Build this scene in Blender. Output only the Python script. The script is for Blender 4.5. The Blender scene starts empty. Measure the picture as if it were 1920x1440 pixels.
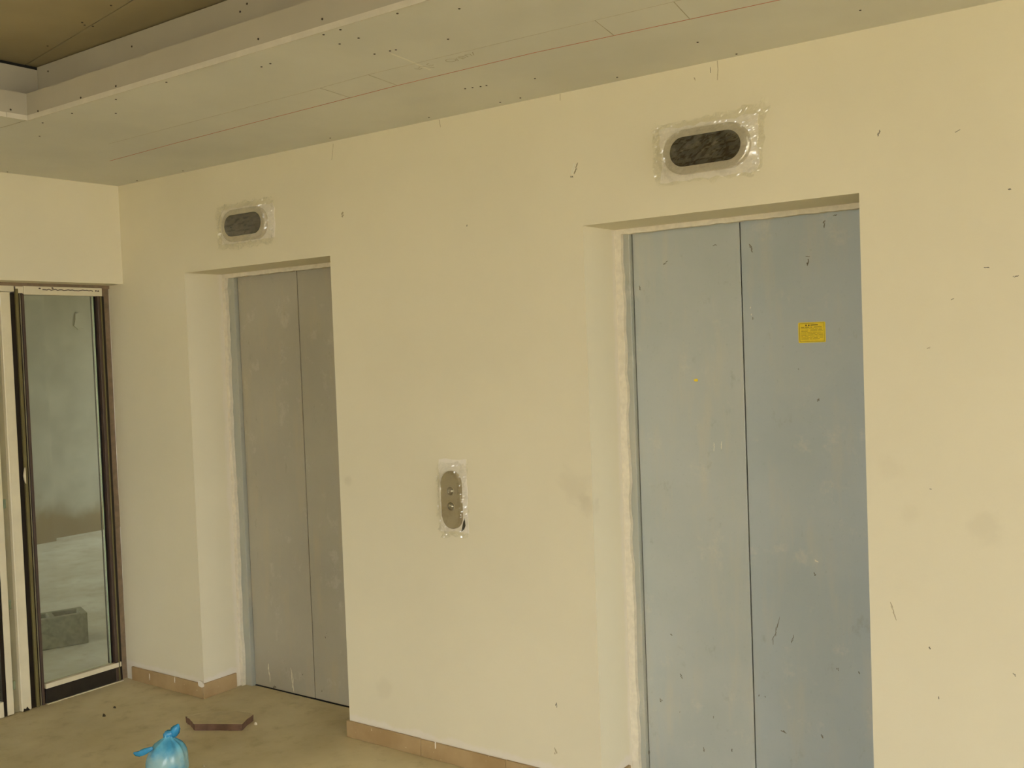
import bpy, bmesh, math, random
from mathutils import Vector, Matrix, noise

sc = bpy.context.scene
col = sc.collection

# ------------------------------------------------------------------ camera
CAM = Vector((4.8523, -3.2425, 1.7024))
YAW, PITCH, ROLL, FPX = 0.6245, -0.0326, -0.0372, 1928.574
_f = Vector((-math.sin(YAW) * math.cos(PITCH), math.cos(YAW) * math.cos(PITCH), math.sin(PITCH)))
_r = Vector((math.cos(YAW), math.sin(YAW), 0))
_u = _r.cross(_f)
_r2 = _r * math.cos(ROLL) + _u * math.sin(ROLL)
_u2 = -_r * math.sin(ROLL) + _u * math.cos(ROLL)
cd = bpy.data.cameras.new('camera')
cam = bpy.data.objects.new('camera', cd)
col.objects.link(cam)
cd.sensor_width = 36.0
cd.lens = FPX * 36.0 / 1920.0
cd.clip_start = 0.02
cam.matrix_world = Matrix(((_r2.x, _u2.x, -_f.x, CAM.x), (_r2.y, _u2.y, -_f.y, CAM.y),
                           (_r2.z, _u2.z, -_f.z, CAM.z), (0, 0, 0, 1)))
sc.camera = cam

# ------------------------------------------------------------------ world and exposure
w = bpy.data.worlds.new('overcast_sky')
sc.world = w
w.use_nodes = True
w.node_tree.nodes['Background'].inputs[0].default_value = (0.96, 0.99, 1.02, 1)
w.node_tree.nodes['Background'].inputs[1].default_value = 3.0
sc.view_settings.view_transform = 'Standard'
sc.view_settings.look = 'None'
sc.view_settings.gamma = 1.0
sc.view_settings.use_curve_mapping = False
sc.view_settings.exposure = 1.82
sc.cycles.use_denoising = True
sc.cycles.max_bounces = 10
sc.cycles.diffuse_bounces = 6
sc.cycles.transparent_max_bounces = 16

# ------------------------------------------------------------------ key dimensions (metres)
H = 2.646            # soffit height
T = 2.15             # top of the lift recesses
A1, A2 = 0.5235, 1.551
B1, B2 = 2.863, 3.868
D = 0.228            # reveal depth
DD = 0.269           # face of the lift doors
TX, TY = 1.08, -1.095    # tray corner
TS, TH1, TH2 = 0.115, 0.10, 0.25
RX, FY = 13.0, -7.5   # far ends of the lobby
GX = -0.113          # face of the glazed screen
BX = -4.85           # rear wall of the room beyond the glass
LINT = 2.13

# ------------------------------------------------------------------ materials
def new_mat(name):
    m = bpy.data.materials.new(name)
    m.use_nodes = True
    nt = m.node_tree
    return m, nt, nt.nodes['Principled BSDF']

def srgb(r, g, b):
    f = lambda c: ((c / 255 + 0.055) / 1.055) ** 2.4 if c > 10 else c / 255 / 12.92
    return (f(r), f(g), f(b), 1)

class NT:
    def __init__(s, nt):
        s.nt = nt
    def n(s, t, **k):
        x = s.nt.nodes.new(t)
        for a, b in k.items():
            setattr(x, a, b)
        return x
    def l(s, a, b):
        s.nt.links.new(a, b)
    def coord(s):
        return s.n('ShaderNodeTexCoord').outputs['Object']
    def noise(s, vec, scale, detail=4, rough=0.55, stretch=None):
        if stretch:
            mp = s.n('ShaderNodeMapping')
            mp.inputs['Scale'].default_value = stretch
            s.l(vec, mp.inputs['Vector'])
            vec = mp.outputs[0]
        x = s.n('ShaderNodeTexNoise')
        x.inputs['Scale'].default_value = scale
        x.inputs['Detail'].default_value = detail
        x.inputs['Roughness'].default_value = rough
        s.l(vec, x.inputs['Vector'])
        return x.outputs['Fac']
    def ramp(s, fac, lo, hi, a=0.0, b=1.0):
        x = s.n('ShaderNodeMapRange', interpolation_type='SMOOTHSTEP')
        for i, v in ((1, lo), (2, hi), (3, a), (4, b)):
            x.inputs[i].default_value = v
        s.l(fac, x.inputs[0])
        return x.outputs[0]
    def mix(s, fac, c1, c2, blend='MIX'):
        x = s.n('ShaderNodeMix', data_type='RGBA', blend_type=blend)
        if isinstance(fac, (int, float)):
            x.inputs[0].default_value = fac
        else:
            s.l(fac, x.inputs[0])
        for i, c in ((6, c1), (7, c2)):
            if isinstance(c, tuple):
                x.inputs[i].default_value = c
            else:
                s.l(c, x.inputs[i])
        return x.outputs[2]
    def math(s, op, a, b=None):
        x = s.n('ShaderNodeMath', operation=op)
        for i, v in ((0, a), (1, b)):
            if v is None:
                continue
            if isinstance(v, (int, float)):
                x.inputs[i].default_value = v
            else:
                s.l(v, x.inputs[i])
        return x.outputs[0]
    def sep(s, vec):
        x = s.n('ShaderNodeSeparateXYZ')
        s.l(vec, x.inputs[0])
        return x.outputs
    def bump(s, h, strength, dist, bsdf):
        x = s.n('ShaderNodeBump')
        x.inputs['Strength'].default_value = strength
        x.inputs['Distance'].default_value = dist
        s.l(h, x.inputs['Height'])
        s.l(x.outputs[0], bsdf.inputs['Normal'])

def simple(name, c, rough=0.6, metal=0.0, var=0.0, scale=12.0, bump=0.0, spec=0.5):
    m, nt, b = new_mat(name)
    g = NT(nt)
    b.inputs['Roughness'].default_value = rough
    b.inputs['Metallic'].default_value = metal
    b.inputs['Specular IOR Level'].default_value = spec
    b.inputs['Base Color'].default_value = c
    if var or bump:
        co = g.coord()
        nz = g.noise(co, scale, 5)
        if var:
            dk = tuple(x * (1 - var) for x in c[:3]) + (1,)
            lt = tuple(min(1, x * (1 + var * 0.6)) for x in c[:3]) + (1,)
            g.l(g.mix(g.ramp(nz, 0.3, 0.7), dk, lt), b.inputs['Base Color'])
        if bump:
            g.bump(nz, bump, 0.002, b)
    return m

CREAM = srgb(225, 216, 187)
PRIMER = srgb(226, 217, 198)

def wall_paint(name, base, main=False):
    m, nt, b = new_mat(name)
    g = NT(nt)
    co = g.coord()
    big = g.noise(co, 1.3, 4)
    c = g.mix(g.ramp(big, 0.3, 0.72), tuple(x * 0.95 for x in base[:3]) + (1,), base)
    if main:
        x, y, z = g.sep(co)
        wob = g.noise(co, 9.0, 4, 0.6)
        # dirty hand marks with shapes of their own
        for sx, sz, rr, st in ((4.214, 1.137, .07, .10), (2.80, 1.18, .09, .10), (2.835, 1.12, .05, .12), (1.60, 1.158, .03, .14),
                               (4.0, 1.16, .05, .06), (3.327, 2.70, .02, .12), (1.78, .25, .06, .08), (3.94, 1.3, .05, .06)):
            cb = g.n('ShaderNodeCombineXYZ')
            cb.inputs[0].default_value, cb.inputs[1].default_value, cb.inputs[2].default_value = sx, 0, sz
            vd = g.n('ShaderNodeVectorMath', operation='DISTANCE')
            g.l(co, vd.inputs[0]); g.l(cb.outputs[0], vd.inputs[1])
            dist = g.math('ADD', vd.outputs['Value'], g.math('MULTIPLY', g.math('SUBTRACT', wob, 0.5), rr * 2.2))
            c = g.mix(g.ramp(dist, rr * 0.25, rr, st * 0.8, 0.0), c, srgb(120, 100, 70))
        # unpainted filler above the skirting tiles and at the inner end of the reveals
        zz = g.math('ADD', z, g.math('MULTIPLY', g.math('SUBTRACT', wob, 0.5), 0.075))
        band = g.ramp(zz, 0.088, 0.108, 1.0, 0.0)
        yy = g.math('ADD', y, g.math('MULTIPLY', g.math('SUBTRACT', wob, 0.5), 0.05))
        inner = g.ramp(yy, 0.195, 0.215, 0.0, 0.75)
        c = g.mix(g.math('MAXIMUM', band, inner), c, PRIMER)
    g.l(c, b.inputs['Base Color'])
    b.inputs['Roughness'].default_value = 0.62
    b.inputs['Specular IOR Level'].default_value = 0.3
    fine = g.noise(co, 55.0, 3)
    slow = g.noise(co, 4.0, 3)
    g.bump(g.math('ADD', g.math('MULTIPLY', fine, 0.25), slow), 0.25, 0.006, b)
    return m

M = {}
M['wall'] = wall_paint('cream_wall_paint', CREAM, True)
M['wall2'] = wall_paint('cream_side_wall_paint', CREAM)
M['plaster'] = simple('raw_white_plaster', srgb(220, 211, 188), 0.9, var=0.07, scale=45, bump=0.9)
M['filler'] = simple('white_filler_patch', srgb(234, 226, 210), 0.85, var=0.05, scale=30, bump=0.3)
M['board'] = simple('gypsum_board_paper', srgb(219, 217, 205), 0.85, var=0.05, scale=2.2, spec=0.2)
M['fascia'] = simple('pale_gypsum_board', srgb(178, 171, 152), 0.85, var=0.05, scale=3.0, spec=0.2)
M['trayboard'] = simple('dimmed_tray_gypsum_board', srgb(168, 156, 124), 0.85, var=0.06, scale=2.5, spec=0.2)  # darker than the soffit board: the tray's weaker light is in the colour
M['bead'] = simple('white_corner_bead', srgb(208, 201, 182), 0.7, var=0.05, scale=25)
M['screw'] = simple('dark_screw_head', srgb(70, 60, 44), 0.5, metal=0.4)
M['dark'] = simple('dark_void', srgb(26, 23, 18), 0.9)
M['chalk'] = simple('red_chalk', srgb(196, 122, 92), 0.95, var=0.15, scale=40)
M['pencil'] = simple('pencil_line', srgb(182, 174, 150), 0.9, var=0.2, scale=30)
M['pencil_faint'] = simple('faint_pencil_line', srgb(200, 192, 172), 0.9, var=0.15, scale=30)
M['scuff'] = simple('dark_scuff', srgb(118, 112, 96), 0.8, var=0.3, scale=160)
M['scuff_light'] = simple('faint_scuff', srgb(176, 162, 130), 0.8, var=0.2, scale=160)
M['sliver_shade'] = simple('grey_sliver_shade', srgb(150, 140, 112), 0.9, var=0.2, scale=120)  # grey standing for the shade beside the torn sliver
M['chip_pale'] = simple('pale_chip', srgb(226, 220, 196), 0.8)
M['ink'] = simple('dark_print', srgb(96, 78, 12), 0.6)
M['yellow'] = simple('yellow_sticker_film', srgb(234, 206, 30), 0.5, var=0.06, scale=60)
M['steel'] = simple('brushed_steel', srgb(206, 198, 178), 0.34, metal=0.55, var=0.08, scale=20)
M['panelsteel'] = simple('dull_film_covered_steel', srgb(158, 144, 110), 0.4, metal=0.5, var=0.08, scale=30)
M['buttonsteel'] = simple('polished_button_steel', srgb(150, 140, 116), 0.16, metal=0.75)
M['display'] = simple('black_display_glass', srgb(20, 16, 12), 0.08, spec=0.5)
M['white_alu'] = simple('white_painted_aluminium', srgb(216, 206, 176), 0.4, var=0.05, scale=9)
M['grey_alu'] = simple('dull_grey_aluminium', srgb(150, 142, 112), 0.4, metal=0.2, var=0.08, scale=9)
M['dark_alu'] = simple('dark_bronze_aluminium', srgb(40, 33, 26), 0.3, metal=0.3, var=0.2, scale=7)
M['brown_alu'] = simple('brown_rubber_gasket', srgb(74, 58, 46), 0.5, var=0.15, scale=14)
M['greige'] = simple('shaded_tan_sealant', srgb(134, 114, 88), 0.8, var=0.15, scale=30)  # tan darkened to carry the shade beside the jamb
M['olive'] = simple('olive_brush_seal', srgb(104, 94, 52), 0.6, var=0.12, scale=12)
M['chrome'] = simple('polished_edge', srgb(190, 214, 196), 0.12, metal=0.8)
M['kick'] = simple('black_kick_plate', srgb(36, 32, 28), 0.35, var=0.35, scale=16)
M['block'] = simple('grey_concrete_block', srgb(150, 146, 124), 0.95, var=0.22, scale=35, bump=0.8)
M['stone'] = simple('dusty_stone_top', srgb(200, 186, 150), 0.9, var=0.08, scale=22)
M['stone_edge'] = simple('reddish_broken_edge', srgb(112, 84, 66), 0.9, var=0.3, scale=22, bump=0.6)
M['sash_red'] = simple('wet_mark', srgb(140, 120, 80), 0.9)

def baseboard_mat():
    m, nt, b = new_mat('tan_skirting_tile')
    g = NT(nt)
    co = g.coord()
    n1 = g.noise(co, 6.0, 4)
    c = g.mix(g.ramp(n1, 0.3, 0.7), srgb(160, 132, 90), srgb(176, 150, 108))
    sp = g.noise(co, 70.0, 2)
    c = g.mix(g.ramp(sp, 0.72, 0.76), c, srgb(222, 208, 176))
    g.l(c, b.inputs['Base Color'])
    b.inputs['Roughness'].default_value = 0.5
    return m
M['tile'] = baseboard_mat()

def floor_mat(name, a, bcol, spec=0.35):
    m, nt, b = new_mat(name)
    g = NT(nt)
    co = g.coord()
    n1 = g.noise(co, 1.6, 6, 0.6)
    n2 = g.noise(co, 9.0, 5, 0.65)
    n3 = g.noise(co, 38.0, 4, 0.6)
    c = g.mix(g.ramp(n1, 0.32, 0.68), a, bcol)
    c = g.mix(g.ramp(n2, 0.52, 0.78, 0, 0.55), c, tuple(x * 0.72 for x in a[:3]) + (1,))
    c = g.mix(g.ramp(n3, 0.6, 0.85, 0, 0.35), c, srgb(206, 190, 146))
    g.l(c, b.inputs['Base Color'])
    g.l(g.ramp(n2, 0.3, 0.75, 0.42, 0.75), b.inputs['Roughness'])
    b.inputs['Specular IOR Level'].default_value = spec
    g.bump(n3, 0.25, 0.002, b)
    return m
M['floor'] = floor_mat('dusty_tan_floor', srgb(196, 182, 143), srgb(216, 203, 166))
M['floor2'] = floor_mat('pale_dusty_concrete_floor', srgb(198, 190, 170), srgb(220, 214, 198))

def lift_mat(name, a, bcol, dust):
    m, nt, b = new_mat(name)
    g = NT(nt)
    co = g.coord()
    n1 = g.noise(co, 2.6, 5, 0.6)
    n2 = g.noise(co, 3.5, 4, 0.6, stretch=(3.0, 1.0, 0.5))
    n3 = g.noise(co, 90.0, 3)
    c = g.mix(g.ramp(n1, 0.3, 0.7), a, bcol)
    c = g.mix(g.ramp(n2, 0.48, 0.74, 0, 0.55), c, dust)
    n4 = g.noise(co, 7.0, 6, 0.7)
    c = g.mix(g.ramp(n4, 0.56, 0.70, 0, 0.38), c, srgb(206, 202, 186))
    c = g.mix(g.ramp(g.noise(co, 11.0, 5, 0.7, stretch=(1, 1, 0.6)), 0.60, 0.74, 0, 0.30), c, srgb(128, 122, 100))
    c = g.mix(g.ramp(n3, 0.62, 0.8, 0, 0.12), c, srgb(96, 94, 80))
    g.l(c, b.inputs['Base Color'])
    g.l(g.ramp(n1, 0.3, 0.7, 0.38, 0.55), b.inputs['Roughness'])
    b.inputs['Metallic'].default_value = 0.15
    return m
M['lift'] = lift_mat('grey_primed_lift_door', srgb(176, 182, 177), srgb(184, 188, 182), srgb(196, 191, 172))
M['lift_right'] = lift_mat('blue_grey_primed_lift_door', srgb(168, 177, 178), srgb(176, 183, 182), srgb(186, 185, 172))
M['lift_dusty'] = lift_mat('dusty_bounce_warmed_lift_door', srgb(172, 166, 148), srgb(180, 174, 154), srgb(188, 176, 146))  # browner from dust, with warm bounce light put into the colour
M['liftframe'] = lift_mat('grey_lift_jamb_paint', srgb(170, 172, 160), srgb(178, 178, 164), srgb(192, 184, 160))

def glass_mat():
    m, nt, b = new_mat('clear_dusty_glass')
    g = NT(nt)
    nt.nodes.remove(b)
    out = nt.nodes['Material Output']
    tr = g.n('ShaderNodeBsdfTransparent'); tr.inputs[0].default_value = (0.80, 0.84, 0.80, 1)
    gl = g.n('ShaderNodeBsdfGlossy'); gl.inputs['Roughness'].default_value = 0.02
    df = g.n('ShaderNodeBsdfDiffuse'); df.inputs[0].default_value = srgb(196, 190, 168)
    fr = g.n('ShaderNodeFresnel'); fr.inputs[0].default_value = 1.45
    m1 = g.n('ShaderNodeMixShader'); g.l(fr.outputs[0], m1.inputs[0]); g.l(tr.outputs[0], m1.inputs[1]); g.l(gl.outputs[0], m1.inputs[2])
    dn = g.ramp(g.noise(g.coord(), 3.0, 5), 0.35, 0.8, 0.03, 0.12)
    m2 = g.n('ShaderNodeMixShader'); g.l(dn, m2.inputs[0]); g.l(m1.outputs[0], m2.inputs[1]); g.l(df.outputs[0], m2.inputs[2])
    g.l(m2.outputs[0], out.inputs[0])
    return m
M['glass'] = glass_mat()

def film_mat(name, diff, gloss):
    m, nt, b = new_mat(name)
    g = NT(nt)
    nt.nodes.remove(b)
    out = nt.nodes['Material Output']
    tr = g.n('ShaderNodeBsdfTransparent'); tr.inputs[0].default_value = (0.98, 0.98, 0.96, 1)
    gl = g.n('ShaderNodeBsdfGlossy'); gl.inputs['Roughness'].default_value = 0.12
    df = g.n('ShaderNodeBsdfDiffuse'); df.inputs[0].default_value = srgb(214, 206, 178)
    m1 = g.n('ShaderNodeMixShader'); m1.inputs[0].default_value = gloss
    g.l(tr.outputs[0], m1.inputs[1]); g.l(gl.outputs[0], m1.inputs[2])
    dn = g.ramp(g.noise(g.coord(), 22.0, 3, 0.6), 0.45, 0.72, 0.0, diff)
    m2 = g.n('ShaderNodeMixShader'); g.l(dn, m2.inputs[0]); g.l(m1.outputs[0], m2.inputs[1]); g.l(df.outputs[0], m2.inputs[2])
    g.l(m2.outputs[0], out.inputs[0])
    return m
M['film'] = film_mat('clear_crumpled_film', 0.12, 0.13)

def bag_mat():
    m, nt, b = new_mat('thin_blue_plastic')
    g = NT(nt)
    co = g.coord()
    n = g.noise(co, 14.0, 4)
    z = g.sep(co)[2]
    # milky contents press against the film in the lower part of the bag
    inside = g.math('MULTIPLY', g.ramp(z, 0.10, 0.15, 0.75, 0.0), g.ramp(n, 0.3, 0.6, 0.3, 1.0))
    c = g.mix(g.ramp(n, 0.3, 0.7), srgb(64, 146, 184), srgb(108, 182, 206))
    c = g.mix(inside, c, srgb(156, 182, 174))
    g.l(c, b.inputs['Base Color'])
    b.inputs['Roughness'].default_value = 0.25
    b.inputs['Subsurface Weight'].default_value = 0.0
    g.bump(g.noise(co, 30.0, 4), 0.35, 0.006, b)
    return m
M['bag'] = bag_mat()
M['bag_blue'] = simple('blue_plastic_twist', srgb(52, 142, 188), 0.25, var=0.2, scale=30)

# ------------------------------------------------------------------ builders
def tag(o, label=None, cat=None, group=None, kind=None):
    for k, v in (('label', label), ('category', cat), ('group', group), ('kind', kind)):
        if v:
            o[k] = v
    return o

def empty(name, loc):
    o = bpy.data.objects.new(name, None)
    col.objects.link(o)
    o.location = loc
    o.empty_display_size = 0.1
    return o

def attach(o, parent):
    if parent is not None:
        o.parent = parent
        base = parent
        mw = Matrix.Identity(4)
        chain = []
        while base is not None:
            chain.append(base)
            base = base.parent
        for p in reversed(chain):
            mw = mw @ p.matrix_parent_inverse @ Matrix.LocRotScale(p.location, p.rotation_euler, p.scale)
        o.matrix_parent_inverse = mw.inverted()
    return o

def from_bm(name, bm, mat, parent=None, smooth=False):
    me = bpy.data.meshes.new(name)
    bmesh.ops.recalc_face_normals(bm, faces=bm.faces[:])
    bm.to_mesh(me)
    bm.free()
    if isinstance(mat, (list, tuple)):
        for x in mat:
            me.materials.append(x)
    else:
        me.materials.append(mat)
    if smooth:
        for p in me.polygons:
            p.use_smooth = True
    o = bpy.data.objects.new(name, me)
    col.objects.link(o)
    attach(o, parent)
    return o

def mesh(name, verts, faces, mat, parent=None, smooth=False):
    bm = bmesh.new()
    vs = [bm.verts.new(v) for v in verts]
    for f in faces:
        bm.faces.new([vs[i] for i in f])
    return from_bm(name, bm, mat, parent, smooth)

def add_box(bm, x0, x1, y0, y1, z0, z1):
    vs = [bm.verts.new((x, y, z)) for x in (x0, x1) for y in (y0, y1) for z in (z0, z1)]
    for f in ((0, 1, 3, 2), (4, 6, 7, 5), (0, 4, 5, 1), (2, 3, 7, 6), (0, 2, 6, 4), (1, 5, 7, 3)):
        bm.faces.new([vs[i] for i in f])

def box(name, x0, x1, y0, y1, z0, z1, mat, parent=None, bevel=0.0, seg=2):
    bm = bmesh.new()
    add_box(bm, x0, x1, y0, y1, z0, z1)
    if bevel:
        bmesh.ops.bevel(bm, geom=bm.edges[:], offset=bevel, segments=seg, profile=0.5, affect='EDGES')
    return from_bm(name, bm, mat, parent)

def boxes(name, lst, mat, parent=None):
    bm = bmesh.new()
    for b in lst:
        add_box(bm, *b)
    return from_bm(name, bm, mat, parent)

def extrude_outline(name, pts, to3, d0, d1, mat, parent=None, bevel=0.0, smooth=False):
    """closed 2D outline extruded between depths d0 (front) and d1 (back); to3(a, b, d) gives the 3D point"""
    bm = bmesh.new()
    f = [bm.verts.new(to3(a, b, d0)) for a, b in pts]
    k = [bm.verts.new(to3(a, b, d1)) for a, b in pts]
    ff = bm.faces.new(f)
    bm.faces.new(k[::-1])
    n = len(pts)
    for i in range(n):
        bm.faces.new((f[i], k[i], k[(i + 1) % n], f[(i + 1) % n]))
    if bevel:
        bmesh.ops.bevel(bm, geom=ff.edges[:], offset=bevel, segments=3, profile=0.5, affect='EDGES')
    return from_bm(name, bm, mat, parent, smooth)

on_back = lambda y: (lambda a, b, d: (a, y + d, b))          # wall facing -y: negative d is proud of it
on_ceil = lambda z: (lambda a, b, d: (a, b, z + d))          # ceiling: negative d hangs below it

def stadium(cx, cz, wd, ht, n=14):
    r = min(wd, ht) / 2
    pts = []
    if wd >= ht:
        for s, a0 in ((1, -90), (-1, 90)):
            for i in range(n + 1):
                a = math.radians(a0 + 180 * i / n)
                pts.append((cx + s * (wd / 2 - r) + r * math.cos(a), cz + r * math.sin(a)))
    else:
        for s, a0 in ((1, 0), (-1, 180)):
            for i in range(n + 1):
                a = math.radians(a0 + 180 * i / n)
                pts.append((cx + r * math.cos(a), cz + s * (ht / 2 - r) + r * math.sin(a)))
    return pts

def blob(cx, cz, rx, rz, seed, rot=0.0, n=11, jag=0.45):
    rnd = random.Random(seed)
    out = []
    for i in range(n):
        a = 2 * math.pi * i / n
        k = 1 - jag * rnd.random()
        px, pz = rx * k * math.cos(a), rz * k * math.sin(a)
        out.append((cx + px * math.cos(rot) - pz * math.sin(rot), cz + px * math.sin(rot) + pz * math.cos(rot)))
    return out

def rough_rect(x0, x1, z0, z1, seed, step=0.02, amp=0.006):
    rnd = random.Random(seed)
    pts = []
    def seg(p, q):
        L = math.hypot(q[0] - p[0], q[1] - p[1])
        k = max(2, int(L / step))
        for i in range(k):
            t = i / k
            pts.append((p[0] + (q[0] - p[0]) * t + rnd.uniform(-amp, amp), p[1] + (q[1] - p[1]) * t + rnd.uniform(-amp, amp)))
    c = [(x0, z0), (x1, z0), (x1, z1), (x0, z1)]
    for i in range(4):
        seg(c[i], c[(i + 1) % 4])
    return pts

def stroke(name, pts, width, to3, d0, mat, parent):
    """a thin drawn line with a little thickness, following a polyline"""
    bm = bmesh.new()
    prev = None
    for i, (a, b) in enumerate(pts):
        p = pts[max(0, i - 1)]; q = pts[min(len(pts) - 1, i + 1)]
        dx, dy = q[0] - p[0], q[1] - p[1]
        L = math.hypot(dx, dy) or 1
        nx, ny = -dy / L * width / 2, dx / L * width / 2
        cur = [bm.verts.new(to3(a + nx, b + ny, d0)), bm.verts.new(to3(a - nx, b - ny, d0)),
               bm.verts.new(to3(a - nx, b - ny, 0.0)), bm.verts.new(to3(a + nx, b + ny, 0.0))]
        if prev:
            for k in range(4):
                bm.faces.new((prev[k], prev[(k + 1) % 4], cur[(k + 1) % 4], cur[k]))
        else:
            bm.faces.new(cur)
        prev = cur
    bm.faces.new(prev[::-1])
    return from_bm(name, bm, mat, parent)

# ------------------------------------------------------------------ structure: floor
fl = box('floor', 0 + GX - 0.14, RX, FY, 0.6, -0.2, 0.0, M['floor'])
tag(fl, 'dusty tan lobby floor in front of the lifts', 'floor', kind='structure')
fb = box('floor_room_beyond', BX - 0.3, GX - 0.14, -5.0, 4.5, -0.2, 0.0, M['floor2'])
fb.name = 'floor'
tag(fb, 'pale dusty concrete floor seen through the glass door', 'floor', kind='structure')
gr = box('ground', -40, 60, -60, 40, -0.6, -0.25, simple('pale_outdoor_paving', srgb(188, 178, 156), 0.9, var=0.08, scale=0.5))
tag(gr, 'pale paved ground outside the building', 'ground', kind='structure')

# ------------------------------------------------------------------ structure: main wall with the two lift recesses
def build_main_wall():
    bm = bmesh.new()
    xs = [GX - 0.02, A1, A2, B1, B2, RX]
    zs = [0.0, T, H + 0.02]
    V = {}
    def v(x, y, z):
        k = (round(x, 4), round(y, 4), round(z, 4))
        if k not in V:
            V[k] = bm.verts.new(k)
        return V[k]
    for i in range(5):
        for j in range(2):
            if i in (1, 3) and j == 0:
                continue
            bm.faces.new((v(xs[i], 0, zs[j]), v(xs[i + 1], 0, zs[j]), v(xs[i + 1], 0, zs[j + 1]), v(xs[i], 0, zs[j + 1])))
    for a, b in ((A1, A2), (B1, B2)):
        bm.faces.new((v(a, 0, 0), v(a, 0, T), v(a, D, T), v(a, D, 0)))
        bm.faces.new((v(b, 0, 0), v(b, D, 0), v(b, D, T), v(b, 0, T)))
        bm.faces.new((v(a, 0, T), v(b, 0, T), v(b, D, T), v(a, D, T)))
    es = [e for e in bm.edges if len(e.link_faces) == 2 and e.calc_face_angle() > 0.8 and max(abs(p.co.y) for p in e.verts) < 1e-4]
    bmesh.ops.bevel(bm, geom=es, offset=0.007, segments=3, profile=0.5, affect='EDGES')
    # concealed back so that the wall has its real thickness
    for a, b in ((xs[0], A1), (A2, B1), (B2, RX)):
        add_box(bm, a + 0.01, b - 0.01, D - 0.02, 0.45, 0, H)
    for a, b in ((A1, A2), (B1, B2)):
        add_box(bm, a - 0.01, b + 0.01, D + 0.02, 0.45, T + 0.012, H)
    o = from_bm('wall_back', bm, M['wall'])
    return tag(o, 'long cream painted wall holding both lift doorways', 'wall', kind='structure')
wall = build_main_wall()

# ------------------------------------------------------------------ structure: left wall with its lintel, far rooms, light openings
wl = boxes('wall_left', [(-0.25, 0.0, -0.9, 0.02, LINT, H + 0.3), (-0.25, 0.0, FY, -0.9 - 0.9, LINT, H + 0.3),
                         (-0.25, 0.0, -1.8, -0.9, LINT, H + 0.3), (-0.25, 0.0, FY, -1.8, 0, LINT)], M['wall2'])
tag(wl, 'cream lintel wall above the glazed doorway on the left', 'wall', kind='structure')
wr = boxes('wall_right', [(RX, RX + 0.2, FY, -7.2, 0, H + 0.3), (RX, RX + 0.2, -0.8, 0.45, 0, H + 0.3),
                          (RX, RX + 0.2, -7.2, -0.8, 2.55, H + 0.3)], M['wall2'])
tag(wr, 'cream end wall with a tall open bay out of view to the right', 'wall', kind='structure')
wf = boxes('wall_front', [(-0.25, 3.5, FY - 0.2, FY, 0, H + 0.3), (6.1, RX + 0.2, FY - 0.2, FY, 0, H + 0.3),
                          (3.5, 6.1, FY - 0.2, FY, 2.5, H + 0.3)], M['wall2'])
tag(wf, 'cream entrance wall with a wide open doorway behind the viewer', 'wall', kind='structure')
M['greyplaster'] = simple('rough_grey_plaster', srgb(180, 174, 156), 0.9, var=0.08, scale=3.0, bump=0.3)
def damp_wall():
    m, nt, b = new_mat('damp_stained_plaster')
    g = NT(nt)
    co = g.coord()
    z = g.sep(co)[2]
    n1 = g.noise(co, 2.2, 5, 0.6)
    zz = g.math('ADD', z, g.math('MULTIPLY', g.math('SUBTRACT', n1, 0.5), 0.9))
    c = g.mix(g.ramp(g.noise(co, 3.0, 5), 0.3, 0.7), srgb(168, 162, 144), srgb(184, 178, 160))
    c = g.mix(g.ramp(zz, 0.12, 0.42, 0.85, 0.0), c, srgb(140, 118, 80))
    g.l(c, b.inputs['Base Color'])
    b.inputs['Roughness'].default_value = 0.9
    return m
M['dampwall'] = damp_wall()
wfar = boxes('wall_far', [(BX - 0.2, BX, -5.0, 4.5, 0, 3.0)], M['dampwall'])
tag(wfar, 'rough grey plastered wall of the room beyond the glass', 'wall', kind='structure')
pil = box('pilaster', BX - 0.02, BX + 0.16, 0.6, 2.26, 0, 3.0, M['dampwall'], wfar)
to_far = lambda a, b, d: (BX - d, a, b)
extrude_outline('plaster_patch', blob(2.72, 2.17, 0.08, 0.14, 5, 0.2), to_far, -0.012, 0.01, M['greyplaster'], wfar)
wrb = boxes('wall_room_beyond', [(BX - 0.2, -4.3, 4.5, 4.7, 0, 3.0), (-3.0, -0.13, 4.5, 4.7, 0, 3.0), (-4.3, -3.0, 4.5, 4.7, 2.3, 3.0), (-4.3, -3.0, 4.5, 4.7, 0, 0.5), (-0.3, -0.13, 0.45, 4.5, 0, 3.0),
                          (BX - 0.2, -4.4, -5.2, -5.0, 0, 3.0), (-1.2, -0.13, -5.2, -5.0, 0, 3.0), (-4.4, -1.2, -5.2, -5.0, 2.5, 3.0)], M['greyplaster'])
wrb.name = 'wall_side'
tag(wrb, 'grey plastered side walls of the room beyond the glass', 'wall', kind='structure')
crb = box('ceiling', BX - 0.2, -0.25, -5.2, 4.7, 3.0, 3.2, M['board'])
tag(crb, 'plain ceiling of the room beyond the glass', 'ceiling', kind='structure')

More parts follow.
